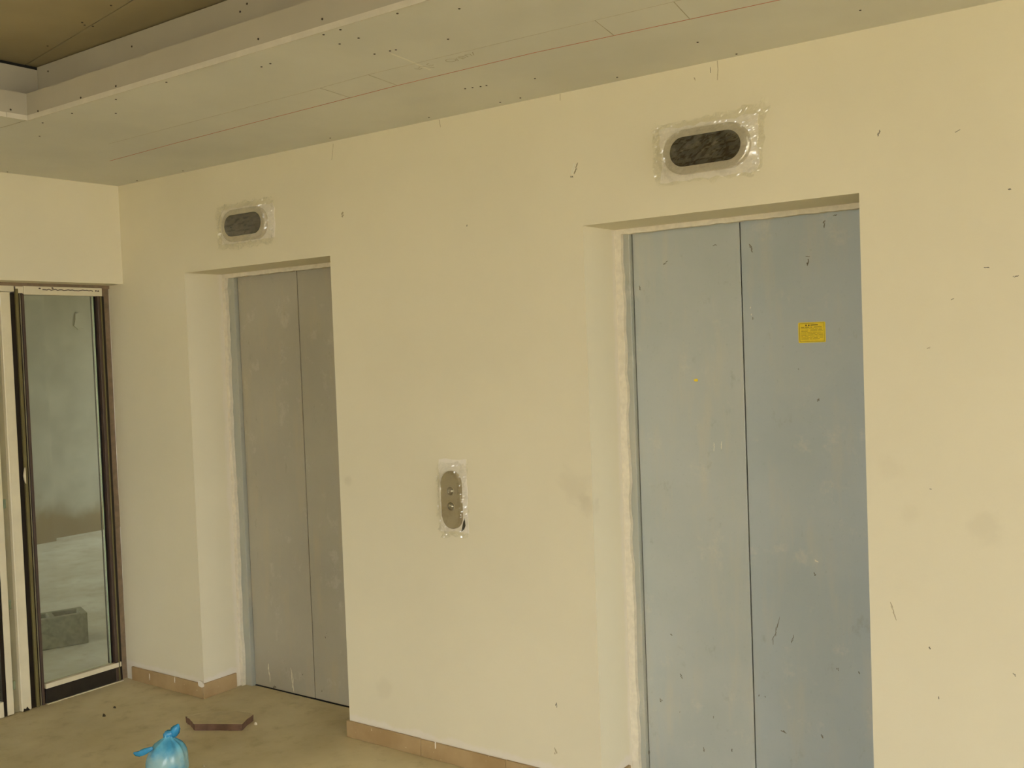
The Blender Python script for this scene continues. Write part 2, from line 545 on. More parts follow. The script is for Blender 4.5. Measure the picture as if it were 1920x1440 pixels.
# ------------------------------------------------------------------ structure: soffit and stepped ceiling tray
ceil = empty('ceiling', (3.0, -0.5, H))
tag(ceil, 'gypsum board ceiling with a stepped recessed tray above the lifts', 'ceiling', kind='structure')
g_ = 0.0015
box('ceiling_board', -0.05, RX, TY - 0.002 + g_, 0.02, H, H + 0.012, M['board'], ceil)
box('ceiling_board', -0.05, TX, -4.2, TY - 0.002 - g_, H, H + 0.012, M['board'], ceil)
box('ceiling_board', -0.05, TX, FY - 0.1, -4.2 - g_, H, H + 0.012, M['board'], ceil)
box('ceiling_board', TX + g_, RX, FY - 0.1, -6.0, H, H + 0.012, M['board'], ceil)
box('ceiling_board', 8.2, RX, -6.0 + g_, TY - 0.002 - g_, H, H + 0.012, M['board'], ceil)
# lower fascia (about 10 cm) and its white corner bead
t_ = 0.012
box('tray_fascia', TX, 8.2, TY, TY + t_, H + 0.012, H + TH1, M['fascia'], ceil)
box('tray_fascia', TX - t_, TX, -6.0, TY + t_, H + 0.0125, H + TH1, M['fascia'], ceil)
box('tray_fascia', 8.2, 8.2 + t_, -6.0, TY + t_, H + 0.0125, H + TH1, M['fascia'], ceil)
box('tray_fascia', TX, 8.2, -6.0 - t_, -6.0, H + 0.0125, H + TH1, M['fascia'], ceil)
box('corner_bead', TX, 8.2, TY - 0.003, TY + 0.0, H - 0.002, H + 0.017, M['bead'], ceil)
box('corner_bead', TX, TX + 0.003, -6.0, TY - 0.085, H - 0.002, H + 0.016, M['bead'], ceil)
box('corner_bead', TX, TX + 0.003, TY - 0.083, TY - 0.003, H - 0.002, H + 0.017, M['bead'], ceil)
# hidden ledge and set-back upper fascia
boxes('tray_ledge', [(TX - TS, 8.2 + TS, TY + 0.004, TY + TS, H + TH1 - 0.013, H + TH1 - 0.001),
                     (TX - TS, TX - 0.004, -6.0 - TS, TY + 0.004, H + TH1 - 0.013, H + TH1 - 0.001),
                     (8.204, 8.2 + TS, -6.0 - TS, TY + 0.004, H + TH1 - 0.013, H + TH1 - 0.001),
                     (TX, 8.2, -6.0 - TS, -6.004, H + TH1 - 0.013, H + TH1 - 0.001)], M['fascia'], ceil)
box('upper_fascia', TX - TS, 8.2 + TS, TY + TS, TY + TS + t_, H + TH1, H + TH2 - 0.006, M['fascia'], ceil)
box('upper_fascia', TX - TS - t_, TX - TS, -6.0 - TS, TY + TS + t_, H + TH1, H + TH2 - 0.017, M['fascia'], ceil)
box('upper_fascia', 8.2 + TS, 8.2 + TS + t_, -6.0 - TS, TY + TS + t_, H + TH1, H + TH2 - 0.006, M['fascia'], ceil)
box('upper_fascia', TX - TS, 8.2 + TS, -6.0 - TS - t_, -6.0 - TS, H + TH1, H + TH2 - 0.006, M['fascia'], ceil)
box('shadow_gap', TX - TS - 0.06, TX - TS - 0.02, -6.2, TY + TS + 0.05, H + TH1, H + TH2 + 0.02, M['dark'], ceil)
box('shadow_gap', TX - TS - 0.06, 8.4, TY + TS + 0.02, TY + TS + 0.06, H + TH1, H + TH2 + 0.02, M['dark'], ceil)
# tray boards with an open joint
SEAM = [(0.90, -1.013), (8.6, -2.30)]
def tray_board(pts):
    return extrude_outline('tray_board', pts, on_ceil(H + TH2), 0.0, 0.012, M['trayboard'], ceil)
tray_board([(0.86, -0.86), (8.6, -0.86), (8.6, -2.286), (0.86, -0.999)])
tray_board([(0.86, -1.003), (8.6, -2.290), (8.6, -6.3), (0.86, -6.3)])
box('roof_slab', -0.25, RX + 0.2, FY - 0.2, 0.6, H + 0.42, H + 0.6, M['dark'], ceil)
boxes('roof_upstand', [(-0.25, RX + 0.2, 0.40, 0.6, H, H + 0.42), (-0.25, RX + 0.2, FY - 0.2, FY, H + 0.29, H + 0.42),
                       (RX, RX + 0.2, FY, 0.6, H + 0.29, H + 0.42), (-0.25, -0.05, FY, 0.6, H + 0.29, H + 0.42)], M['dark'], ceil)

# screw heads in the boards
bm = bmesh.new()
bmesh.ops.create_cone(bm, cap_ends=True, segments=8, radius1=0.0038, radius2=0.0032, depth=0.002)
sm = bpy.data.meshes.new('screw_head'); bm.to_mesh(sm); bm.free(); sm.materials.append(M['screw'])
def screw(loc, rot):
    o = bpy.data.objects.new('screw_head', sm)
    col.objects.link(o)
    o.location = loc; o.rotation_euler = rot
    attach(o, ceil)
SOFFIT = [(1.902, -1.069), (1.587, -1.052), (1.296, -1.044), (1.406, -0.934), (1.081, -1.036), (0.855, -0.92), (0.211, -0.03), (0.589, -0.03),
          (0.03, -0.612), (2.943, -1.07), (3.095, -0.986), (2.727, -1.075), (2.658, -1.075), (2.71, -0.983), (2.628, -0.98), (2.632, -0.832),
          (2.69, -0.824), (2.711, -0.82), (2.898, -0.794), (2.319, -0.981), (2.271, -0.976), (2.574, -0.301), (2.602, -0.294), (2.632, -0.286),
          (2.656, -0.283), (2.835, -0.239), (2.545, -0.05), (2.639, -0.05), (2.191, -0.05), (1.639, -0.055), (3.055, -0.05), (3.452, -0.237),
          (3.491, -0.027), (3.945, -0.197)]
for x, y in SOFFIT:
    screw((x, y, H - 0.0008), (math.pi, 0, 0))
for x, y in ((1.791, -1.19), (1.567, -1.156), (1.548, -1.135), (1.557, -1.109), (1.235, -1.091)):
    screw((x, y, H + TH2 - 0.0008), (math.pi, 0, 0))
for x, z in ((1.655, 2.672), (1.439, 2.669), (1.155, 2.668), (2.676, 2.682), (2.398, 2.682)):
    screw((x, TY - 0.0008, z), (math.pi / 2, 0, 0))
for x, z in ((1.592, 2.846), (1.043, 2.86), (2.22, 2.857), (2.185, 2.839)):
    screw((x, TY + TS - 0.0008, z), (math.pi / 2, 0, 0))
screw((TX + 0.0008, -1.16, 2.675), (0, math.pi / 2, 0))

# chalk and pencil setting-out lines on the soffit
zc = on_ceil(H)
def wavy(x0, y0, x1, y1, n, amp, seed):
    rnd = random.Random(seed)
    return [(x0 + (x1 - x0) * i / n, y0 + (y1 - y0) * i / n + rnd.uniform(-amp, amp)) for i in range(n + 1)]
stroke('chalk_line', [(0.58, -0.424), (1.10, -0.452), (1.65, -0.474), (2.43, -0.50), (3.006, -0.497), (3.8, -0.445), (5.2, -0.43)], 0.0042, zc, -0.0004, M['chalk'], ceil)
stroke('pencil_line', [(0.90, -0.64), (2.21, -0.662), (2.451, -0.672), (2.70, -0.664), (3.322, -0.643), (3.569, -0.633), (5.2, -0.60)], 0.0026, zc, -0.0004, M['pencil_faint'], ceil)
for p in (((2.211, -0.662), (2.19, -0.49)), ((2.451, -0.672), (2.429, -0.501)), ((3.322, -0.643), (3.29, -0.478)), ((3.569, -0.633), (3.535, -0.462))):
    stroke('pencil_line', list(p), 0.0026, zc, -0.0004, M['pencil'], ceil)
# handwriting pencilled between the lines
def ring(cx, cy, rx, ry, a0=0, a1=360, n=14):
    return [(cx + rx * math.cos(math.radians(a0 + (a1 - a0) * i / n)), cy + ry * math.sin(math.radians(a0 + (a1 - a0) * i / n))) for i in range(n + 1)]
LET = [ring(2.762, -0.613, 0.018, 0.016),
       [(2.776, -0.592), (2.790, -0.622), (2.806, -0.602)],
       [(2.803, -0.628), (2.800, -0.598), (2.818, -0.606), (2.808, -0.616), (2.824, -0.620), (2.806, -0.628)],
       [(2.826, -0.604), (2.832, -0.630), (2.850, -0.626), (2.842, -0.604)],
       [(2.852, -0.608), (2.868, -0.636)],
       ring(2.682, -0.622, 0.010, 0.012, 60, 300), [(2.644, -0.636), (2.668, -0.584)],
       [(2.612, -0.620), (2.620, -0.600), (2.634, -0.606), (2.624, -0.614), (2.640, -0.624)]]
for k in LET:
    stroke('pencil_letter', k, 0.0026, zc, -0.0004, M['pencil'], ceil)
stroke('filler_streak', [(2.672, -0.80), (2.66, -0.70), (2.645, -0.60), (2.640, -0.57)], 0.007, zc, -0.0003, simple('thin_filler_streak', srgb(232, 228, 212), 0.9), ceil)
stroke('chalk_line', [(0.885, -1.10), (1.075, -1.098)], 0.004, zc, -0.0004, M['pencil'], ceil)

# ------------------------------------------------------------------ skirting tiles
def skirting(name, label, runs):
    e = empty(name, runs[0])
    tag(e, label, 'baseboard', kind='structure')
    rnd = random.Random(len(label))
    for (x0, x1, y0, y1, hh) in runs[1:]:
        o = box('tile', x0, x1, y0, y1, 0.0, hh, M['tile'], e, bevel=0.002, seg=1)
    return e
SK = 0.012
HB = 0.074
skirting('baseboard_left', 'tan skirting tiles between the glazed screen and the left lift',
         [(0.2, -0.006, 0), (GX + 0.035, 0.081, -SK, -0.0005, HB), (0.083, A1 - 0.001, -SK, -0.0005, HB + 0.001),
          (A1, A1 + SK, -SK, D - 0.03, HB + 0.002)])
skirting('baseboard_middle', 'tan skirting tiles along the wall between the two lifts',
         [(2.2, -0.006, 0), (A2 - SK, 1.976, -SK, -0.0005, HB), (1.978, 2.42, -SK, -0.0005, HB - 0.001), (2.422, B1 - 0.001, -SK, -0.0005, HB),
          (B1, B1 + SK, -SK, D - 0.03, HB + 0.002), (A2 - SK, A2 - 0.0005, 0.0, D - 0.02, HB)])
skirting('baseboard_right', 'tan skirting tiles on the wall right of the right lift',
         [(4.5, -0.006, 0)] + [(B2 - SK + 0.45 * i, min(RX, B2 - SK + 0.45 * i + 0.448), -SK, -0.0005, HB) for i in range(20)])
# filler smeared over the outer skirting corner
bl = extrude_outline('filler_smear', blob(A1 - 0.012, 0.074, 0.030, 0.020, 21), on_back(-SK), -0.0015, 0.002, M['filler'], wall)
for x, z, s in ((0.083, 0.045, 31), (0.30, 0.06, 32), (2.06, 0.064, 33)):
    extrude_outline('filler_smear', blob(x, z, 0.004, 0.022, s), on_back(-SK), -0.0012, 0.002, M['filler'], wall)

# ------------------------------------------------------------------ lift doors
def lift(name, label, a, b, strip, strip_top, jamb, gapx, lmat, rmat):
    e = empty(name, ((a + b) / 2, DD, 0))
    tag(e, label, 'elevator door', kind='structure')
    ja = a + strip
    # steel jambs and head
    box('jamb', a - 0.02, ja + jamb, DD - 0.022, DD + 0.05, 0, T + 0.02, M['liftframe'], e, bevel=0.002)
    box('jamb', b - strip - 0.01, b + 0.02, DD - 0.022, DD + 0.05, 0, T + 0.02, M['liftframe'], e, bevel=0.002)
    box('frame_head', ja + jamb - 0.001, b - strip - 0.009, DD - 0.012, DD + 0.05, T - strip_top + 0.004, T + 0.02, M['liftframe'], e)
    g = 0.0022
    box('door_panel', ja + jamb + 0.003, gapx - g, DD, DD + 0.03, 0.006, T - strip_top + 0.012, M[lmat], e, bevel=0.0015)
    box('door_panel', gapx + g, b - strip - 0.013, DD + 0.001, DD + 0.031, 0.006, T - strip_top + 0.012, M[rmat], e, bevel=0.0015)
    box('dark_gap_backing', a - 0.05, b + 0.05, DD + 0.06, DD + 0.10, 0, T + 0.1, M['dark'], e)  # dark panel added behind the leaves so no light leaks through their gap
    box('sill', a + 0.01, b - 0.01, DD - 0.002, DD + 0.055, -0.02, 0.0035, M['dark'], e)
    # raw plaster left around the frame: rough inner outline
    rnd = random.Random(int(a * 100))
    def ragged(seq):
        return seq
    def plaster_strip(pts):
        extrude_outline('plaster_strip', pts, on_back(D), 0.0, 0.022, M['plaster'], e)
    zs = [0.0 + (T - strip_top) * i / 40 for i in range(41)]
    left = [(a - 0.006, 0.0), (a - 0.006, T + 0.004)] + [(a + strip + rnd.uniform(-0.006, 0.004), z) for z in reversed(zs)]
    plaster_strip(left)
    right = [(b + 0.006, T + 0.004), (b + 0.006, 0.0)] + [(b - strip * 0.6 + rnd.uniform(-0.004, 0.004), z) for z in zs]
    plaster_strip(right)
    xs = [a - 0.004 + (b - a + 0.008) * i / 44 for i in range(45)]
    top = [(b + 0.004, T + 0.006), (a - 0.004, T + 0.006)] + [(x, T - strip_top + rnd.uniform(-0.002, 0.002)) for x in xs]
    extrude_outline('plaster_strip', top, on_back(D), -0.001, 0.024, M['plaster'], e)
    return e
d1 = lift('door_1', 'dusty grey two-panel steel lift doors nearest the glazed screen', A1, A2, 0.024, 0.020, 0.046, 1.041, 'lift_dusty', 'lift_dusty')
d2 = lift('door_2', 'grey two-panel steel lift doors with a yellow sticker', B1, B2, 0.030, 0.018, 0.022, 3.358, 'lift', 'lift_right')

# yellow notice with illegible small print on the right leaf
y0 = on_back(DD + 0.001)
SX0, SX1, SZ0, SZ1 = 3.564, 3.660, 1.691, 1.762
st = extrude_outline('warning_sticker', [(SX0 + 0.003, SZ0), (SX1 - 0.002, SZ0), (SX1, SZ0 + 0.003), (SX1, SZ1 - 0.003), (SX1 - 0.003, SZ1), (SX0 + 0.002, SZ1), (SX0, SZ1 - 0.003), (SX0, SZ0 + 0.003)],
                     y0, -0.0008, 0.0, M['yellow'], d2)
tag(st, 'yellow sticker with small dark print')
ys = on_back(DD + 0.001 - 0.0008)
bx0, bx1, bz0, bz1 = SX0 + 0.005, SX1 - 0.005, SZ0 + 0.004, SZ1 - 0.004
stroke('sticker_border', [(bx0, bz0), (bx1, bz0), (bx1, bz1), (bx0, bz1), (bx0, bz0)], 0.0011, ys, -0.0003, M['ink'], st)
rnd = random.Random(4)
for cx in (SX0 + 0.028, SX0 + 0.038):
    extrude_outline('sticker_title', blob(cx, SZ1 - 0.0105, 0.0032, 0.0034, int(cx * 1e4), n=7, jag=0.25), ys, -0.0003, 0.0, M['ink'], st)
stroke('sticker_title', [(SX0 + 0.044, SZ1 - 0.0105), (SX0 + 0.070, SZ1 - 0.0100)], 0.0030, ys, -0.0003, M['ink'], st)
for i in range(10):
    zz = SZ1 - 0.0175 - i * 0.0045
    x = bx0 + 0.005
    while x < bx1 - 0.010:
        L = rnd.uniform(0.006, 0.030)
        xe = min(x + L, bx1 - 0.004)
        stroke('print_line', [(x, zz), (xe, zz)], 0.0009 if i else 0.0018, ys, -0.0003, M['ink'], st)
        x = xe + rnd.uniform(0.002, 0.008)
ts = extrude_outline('small_sticker', blob(3.168, 1.566, 0.010, 0.0065, 77, n=9, jag=0.3), on_back(DD), -0.0008, 0.0, M['yellow'], d2)
tag(ts, 'tiny yellow sticker scrap')

def marks(parent, plane, lst, mat, name='scuff_and_shade_mark', k=0.85):
    """each mark is a small cluster of ragged flakes in one mesh"""
    for i, (x, z, rx, rz, rot) in enumerate(lst):
        rnd = random.Random(i * 13 + int(x * 1000))
        bm = bmesh.new()
        cnt = 5 if max(rx, rz) > 0.005 else 2
        for q in range(cnt):
            t = (q + 0.5) / cnt * 2 - 1
            if rx > rz:
                ox, oz = t * rx * 0.75, rnd.uniform(-.6, .6) * rz
            else:
                ox, oz = rnd.uniform(-.6, .6) * rx, t * rz * 0.75
            px = x + ox * math.cos(rot) - oz * math.sin(rot)
            pz = z + ox * math.sin(rot) + oz * math.cos(rot)
            fr = rnd.uniform(0.35, 0.6) if cnt > 2 else 0.8
            pts = blob(px, pz, max(rx * fr, .0012) * k, max(rz * fr, .0012) * k, i * 7 + q + int(x * 1000), rot + rnd.uniform(-.3, .3), n=8)
            f = [bm.verts.new(plane(a, b, -0.0005 - q * 0.00002)) for a, b in pts]
            g = [bm.verts.new(plane(a, b, 0.0004)) for a, b in pts]
            bm.faces.new(f); bm.faces.new(g[::-1])
            for w_ in range(len(pts)):
                bm.faces.new((f[w_], g[w_], g[(w_ + 1) % len(pts)], f[(w_ + 1) % len(pts)]))
        from_bm(name, bm, M[mat], parent)
marks(d2, on_back(DD), [
    (2.945, 1.924, .0035, .012, .1), (3.057, 2.011, .013, .0035, .5), (3.259, 2.059, .010, .003, .3),
    (3.067, .434, .006, .012, .1), (2.978, .326, .007, .008, 0), (3.031, .59, .005, .004, 0),
    (3.153, .168, .004, .010, 0), (3.265, .187, .005, .007, 0), (2.912, .11, .012, .010, .6), (3.057, .294, .002, .003, 0), (3.196, .299, .002, .006, 0)], 'scuff')
marks(d2, on_back(DD + 0.001), [
    (3.399, 2.037, .005, .019, .35), (3.605, 1.969, .006, .013, .1), (3.605, 1.99, .009, .002, 0), (3.665, 2.096, .006, .016, -.2),
    (3.399, 1.785, .004, .006, 0), (3.791, 1.979, .004, .014, .1), (3.703, 2.121, .008, .004, 0), (3.448, .655, .003, .060, -.28),
    (3.511, .638, .003, .018, -.3), (3.599, .879, .005, .007, 0), (3.468, .295, .013, .006, -.3), (3.608, .305, .006, .007, 0),
    (3.669, .553, .006, .006, 0), (3.745, .552, .004, .005, 0), (3.379, .412, .003, .004, 0), (3.403, .411, .003, .003, 0),
    (3.56, 1.60, .002, .003, 0), (3.628, 1.491, .006, .006, 0)], 'scuff')
marks(d2, on_back(DD + 0.001), [(3.606, .926, .008, .004, -.5), (3.39, 1.824, .002, .004, 0), (3.393, 1.799, .002, .004, 0)], 'chip_pale', 'paint_chip')
marks(d2, on_back(DD), [(3.232, 1.318, .002, .020, 0), (3.262, 1.325, .002, .016, 0)], 'chip_pale', 'paint_chip')
marks(d1, on_back(DD), [(.742, .014, .016, .008, 0), (.955, .112, .004, .004, 0)], 'scuff')
marks(d1, on_back(DD + 0.001), [(1.132, .325, .005, .005, 0), (1.09, .05, .004, .005, 0), (1.14, .345, .002, .003, 0)], 'scuff')
marks(d1, on_back(DD), [(.706, .085, .006, .05, .1), (.878, .075, .007, .07, .06)], 'chip_pale', 'plaster_streak')

# marks on the cream wall
marks(wall, on_back(0), [
    (3.385, 2.618, .002, .011, 0), (2.322, 2.205, .004, .004, 0), (3.933, 2.325, .004, .011, -.5), (4.159, 2.296, .009, .0025, .3),
    (4.294, 2.108, .005, .004, 0), (4.229, 1.893, .008, .003, -.1), (4.306, 1.861, .010, .003, .3), (4.134, 1.805, .006, .002, .4),
    (2.668, .336, .005, .011, 0), (4.046, .75, .004, .005, .3), (4.068, .601, .003, .005, .4), (4.279, .705, .006, .004, -.4), (4.059, 1.237, .004, .002, 0),
    (2.822, 2.334, .008, .005, -.3)], 'scuff')
marks(wall, on_back(0), [(2.841, 2.362, .006, .024, -.35)], 'sliver_shade')  # grey shadow of the torn sliver, painted on as a mark
extrude_outline('torn_plaster', blob(2.831, 2.362, .0055, .027, 5, -.35, jag=.2), on_back(-0.0005), -0.004, 0.0, M['chip_pale'], wall)
marks(wall, on_back(0), [(2.658, .155, .008, .016, 0), (1.641, 2.322, .012, .012, 0), (4.063, 1.664, .006, .003, 0), (3.94, .85, .004, .03, .3),
                         (3.327, 2.60, .004, .006, 0)], 'scuff_light')
stroke('hairline_crack', [(3.411, H - 0.001), (3.4125, 2.615), (3.409, 2.581)], 0.0022, on_back(0), -0.0004, M['scuff_light'], wall)
stroke('hairline_crack', [(1.601, 2.635), (1.587, 2.566)], 0.002, on_back(0), -0.0004, M['scuff_light'], wall)
stroke('hairline_crack', [(2.202, 2.643), (2.208, 2.612)], 0.002, on_back(0), -0.0004, M['scuff_light'], wall)
stroke('hairline_crack', [(2.784, 2.643), (2.783, 2.620)], 0.002, on_back(0), -0.0004, M['scuff_light'], wall)

# ------------------------------------------------------------------ lift indicators wrapped in film
def in_stadium(x, z, cx, cz, wd, ht):
    r = min(wd, ht) / 2
    dx = max(0.0, abs(x - cx) - (wd / 2 - r)); dz = max(0.0, abs(z - cz) - (ht / 2 - r))
    return math.hypot(dx, dz) - r            # signed distance

def film(parent, cx, cz, wd, ht, plate, seed, corner=(0, 0), name='plastic_film', mat='film', nx=72, nz=40, lift_=0.004):
    """thin crumpled film stretched over a plate (pw, ph, thickness) and flared out onto the wall"""
    pw, ph, th = plate
    rnd = random.Random(seed)
    vs, fs = [], []
    off = Vector((seed * 3.1, seed * 1.7, 0))
    for j in range(nz + 1):
        for i in range(nx + 1):
            u, v = i / nx, j / nz
            x = cx + (u - .5) * wd; z = cz + (v - .5) * ht
            eu, ev = abs(u - .5) * 2, abs(v - .5) * 2
            # ragged outer edge
            k = max(eu, ev) ** 6
            x += k * (0.016 * noise.noise(Vector((x * 30, z * 30, 1.0)) + off) + corner[0] * max(0, u - .5) * 2 * max(0, v - .5) * 2)
            z += k * (0.016 * noise.noise(Vector((x * 30, z * 30, 7.0)) + off) + corner[1] * max(0, u - .5) * 2 * max(0, v - .5) * 2)
            d = in_stadium(x, z, cx, cz, pw, ph)
            t = min(1.0, max(0.0, d / 0.035))
            h = (th + lift_) * (1 - t * t * (3 - 2 * t)) + 0.003
            cr = (0.55 - 1.6 * abs(noise.noise(Vector((x * 12 + z * 18, z * 34 - x * 9, 3.0)) + off))) + 0.7 * (0.4 - abs(noise.noise(Vector((x * 40 - z * 20, z * 45, 9.0)) + off)) * 1.5)
            amp = 0.0040 if d < -0.004 else 0.010
            h += max(-0.6, cr) * amp * (0.5 if d < -0.01 else 1.0)
            if k > 0.6:
                h += 0.010 * rnd.random() * k
            vs.append((x, -max(h, 0.0015 if d > 0.012 else th + 0.0015), z))
    for j in range(nz):
        for i in range(nx):
            a = j * (nx + 1) + i
            # leave the outermost corners torn away
            uu, vv = abs((i + .5) / nx - .5) * 2, abs((j + .5) / nz - .5) * 2
            if uu ** 5 + vv ** 5 > 1.25 and rnd.random() < 0.8:
                continue
            fs.append((a, a + 1, a + nx + 2, a + nx + 1))
    o = mesh(name, vs, fs, M[mat], parent)
    return o

def indicator(label, cx, cz, patch, seed, corner):
    e = empty('floor_indicator', (cx, 0, cz - 0.075))
    tag(e, label, 'indicator', 'floor indicators above the lift doorways')
    plate = extrude_outline('face_plate', stadium(cx, cz, 0.318, 0.150, 16), on_back(0), -0.020, 0.0, M['steel'], e, bevel=0.008, smooth=False)
    extrude_outline('display_window', stadium(cx, cz, 0.258, 0.100, 18), on_back(-0.020), -0.0022, 0.002, M['display'], e, bevel=0.0008)
    film(e, cx, cz, 0.40, 0.215, (0.318, 0.150, 0.020), seed, corner)
    x0, x1, z0, z1 = patch
    extrude_outline('filler_patch', rough_rect(x0, x1, z0, z1, seed + 40, 0.025, 0.006), on_back(0), -0.0012, 0.001, M['filler'], wall)
    return e
indicator('black oval floor indicator in clear film, above the yellow-stickered lift', 3.364, 2.357, (3.19, 3.545, 2.262, 2.448), 3, (0.03, 0.02))
indicator('black oval floor indicator in clear film, above the lift nearest the screen', 1.000, 2.343, (0.825, 1.20, 2.262, 2.425), 11, (0.01, 0.0))

# ------------------------------------------------------------------ call panel between the lifts
PX, PZ = 2.197, 1.103
cp = empty('call_panel', (PX, 0, PZ - 0.12))
tag(cp, 'oval steel call panel with two round buttons, loosely wrapped in film', 'call panel')
extrude_outline('filler_patch', rough_rect(2.128, 2.272, 0.972, 1.268, 91, 0.03, 0.004), on_back(0), -0.0012, 0.001, M['filler'], wall)
extrude_outline('back_box_hole', [(2.236, 0.975), (2.250, 0.984), (2.258, 1.000), (2.255, 1.03), (2.246, 1.01)], on_back(0), -0.002, 0.001, M['dark'], wall)
extrude_outline('face_plate', stadium(PX, PZ, 0.100, 0.238, 16), on_back(0), -0.016, 0.0, M['panelsteel'], cp, bevel=0.006)
def button(z):
    bm = bmesh.new()
    R = 0.0165
    prof = [(0.0, 0.0075), (0.006, 0.0072), (0.011, 0.006), (0.0145, 0.003), (R, 0.0), (R, -0.004)]
    n = 20
    rings = []
    for r, h in prof[1:]:
        rings.append([bm.verts.new((PX + r * math.cos(2 * math.pi * i / n), -0.016 - h, z + r * math.sin(2 * math.pi * i / n))) for i in range(n)])
    c = bm.verts.new((PX, -0.016 - prof[0][1], z))
    for i in range(n):
        bm.faces.new((c, rings[0][i], rings[0][(i + 1) % n]))
        for a, b in zip(rings, rings[1:]):
            bm.faces.new((a[i], b[i], b[(i + 1) % n], a[(i + 1) % n]))
    o = from_bm('button', bm, M['buttonsteel'], cp, True)
    bz = bmesh.new()
    prof2 = [(0.0168, 0.0), (0.0175, 0.002), (0.0200, 0.002), (0.0207, 0.0)]
    rr = [[bz.verts.new((PX + r * math.cos(2 * math.pi * i / n), -0.0158 - h, z + r * math.sin(2 * math.pi * i / n))) for i in range(n)] for r, h in prof2]
    for i in range(n):
        for a, b in zip(rr, rr[1:]):
            bz.faces.new((a[i], b[i], b[(i + 1) % n], a[(i + 1) % n]))
    from_bm('bezel', bz, M['panelsteel'], o, True)
button(1.140)
button(1.077)
film(cp, PX + 0.006, PZ, 0.155, 0.305, (0.100, 0.238, 0.016), 23, (0.0, 0.0), nx=36, nz=70, lift_=0.008)

# ------------------------------------------------------------------ glazed screen on the left
w1 = empty('window_1', (GX, -0.26, 0))
tag(w1, 'narrow fixed glass panel in a white and dark frame beside the wall', 'window', kind='structure')
def gb(name, y0, y1, z0, z1, x0, x1, mat, parent, bevel=0.0015):
    return box(name, GX + x0, GX + x1, y0, y1, z0, z1, M[mat], parent, bevel=bevel, seg=1)
gb('glass_pane', -0.474, -0.098, 0.100, 2.075, -0.030, -0.022, 'glass', w1, 0.0)
gb('head_rail', -0.482, -0.052, 2.072, 2.114, -0.05, 0.0, 'white_alu', w1)
gb('bottom_rail', -0.474, -0.046, 0.080, 0.105, -0.05, 0.0, 'white_alu', w1)
gb('kick_plate', -0.474, -0.046, 0.004, 0.080, -0.03, -0.006, 'kick', w1)
gb('sealant_line', -0.47, -0.04, 0.0, 0.004, -0.03, 0.002, 'white_alu', w1, 0.0)
gb('glass_edge', -0.098, -0.094, 0.105, 2.072, -0.022, -0.019, 'chrome', w1, 0.0)
gb('glazing_groove', -0.094, -0.078, 0.105, 2.072, -0.05, -0.026, 'dark_alu', w1, 0.0)
gb('jamb', -0.078, -0.062, 0.0, 2.075, -0.05, -0.004, 'brown_alu', w1)
gb('jamb_strip', -0.063, -0.056, 0.0, 2.072, -0.05, 0.0, 'olive', w1, 0.001)
gb('jamb', -0.056, -0.036, 0.0, 2.072, -0.05, -0.010, 'dark_alu', w1)
gb('shaded_wall_seal', -0.036, 0.004, 0.0, 2.125, -0.06, -0.030, 'greige', w1, 0.0)  # strip next to the wall, its shadow put into the tan colour
# ragged tear in the paint of the head rail
to_rail = lambda a, b, d: (GX - d, a, b)
rnd = random.Random(9)
pts = [(-0.385 + 0.28 * i / 24, 2.099 + rnd.uniform(-0.003, 0.003)) for i in range(25)]
stroke('paint_tear', pts, 0.0045, to_rail, -0.0006, M['brown_alu'], w1)
for yy, zz in ((-0.40, 2.104), (-0.075, 2.098), (-0.088, 2.099), (-0.33, 2.107)):
    extrude_outline('paint_tear', blob(yy, zz, 0.008, 0.005, int(-yy * 1000)), to_rail, -0.0006, 0.0, M['brown_alu'], w1)

# mullion between the fixed panel and the door leaf
mu = empty('trim_1', (GX, -0.52, 0))
tag(mu, 'dark upright mullion between the glass panel and the white stile', 'mullion', kind='structure')
gb('mullion_core', -0.556, -0.476, 0.0, 2.078, -0.05, -0.016, 'dark_alu', mu)
gb('brush_seal', -0.524, -0.509, 0.0, 2.100, -0.05, -0.004, 'olive', mu)
gb('cover_strip', -0.499, -0.495, 0.0, 2.078, -0.05, -0.012, 'grey_alu', mu, 0.0005)
gb('gasket', -0.492, -0.478, 0.0, 2.076, -0.05, -0.008, 'brown_alu', mu)
gb('head_block', -0.520, -0.480, 2.078, 2.112, -0.05, -0.008, 'white_alu', mu)
gb('head_block', -0.600, -0.528, 2.085, 2.114, -0.05, -0.008, 'white_alu', mu)
gb('head_gap', -0.527, -0.520, 2.080, 2.112, -0.05, -0.012, 'brown_alu', mu)
# torn seal curling off
extrude_outline('loose_seal', [(-0.530, 1.19), (-0.524, 1.21), (-0.524, 1.13), (-0.531, 1.15), (-0.534, 1.17)], lambda a, b, d: (GX - d, a, b), -0.004, 0.006, M['white_alu'], mu)

# second leaf, only its edge in view
d3 = empty('door_3', (GX, -0.9, 0))
tag(d3, 'white framed glass door leaf cut off by the left picture edge', 'door', kind='structure')
gb('stile', -0.606, -0.556, 0.004, 2.082, -0.05, 0.004, 'white_alu', d3, 0.003)
gb('stile_inner_face', -0.672, -0.640, 0.004, 2.082, -0.05, -0.006, 'white_alu', d3)
gb('stile_groove', -0.640, -0.606, 0.004, 2.082, -0.05, -0.020, 'grey_alu', d3)
gb('gasket', -0.692, -0.672, 0.004, 2.082, -0.05, -0.010, 'dark_alu', d3)
gb('glass_pane', -1.60, -0.690, 0.08, 2.05, -0.032, -0.024, 'glass', d3, 0.0)
gb('stile', -1.70, -1.60, 0.004, 2.082, -0.05, 0.0, 'white_alu', d3)
gb('head_rail', -1.70, -0.606, 2.082, 2.116, -0.05, 0.0, 'white_alu', d3)
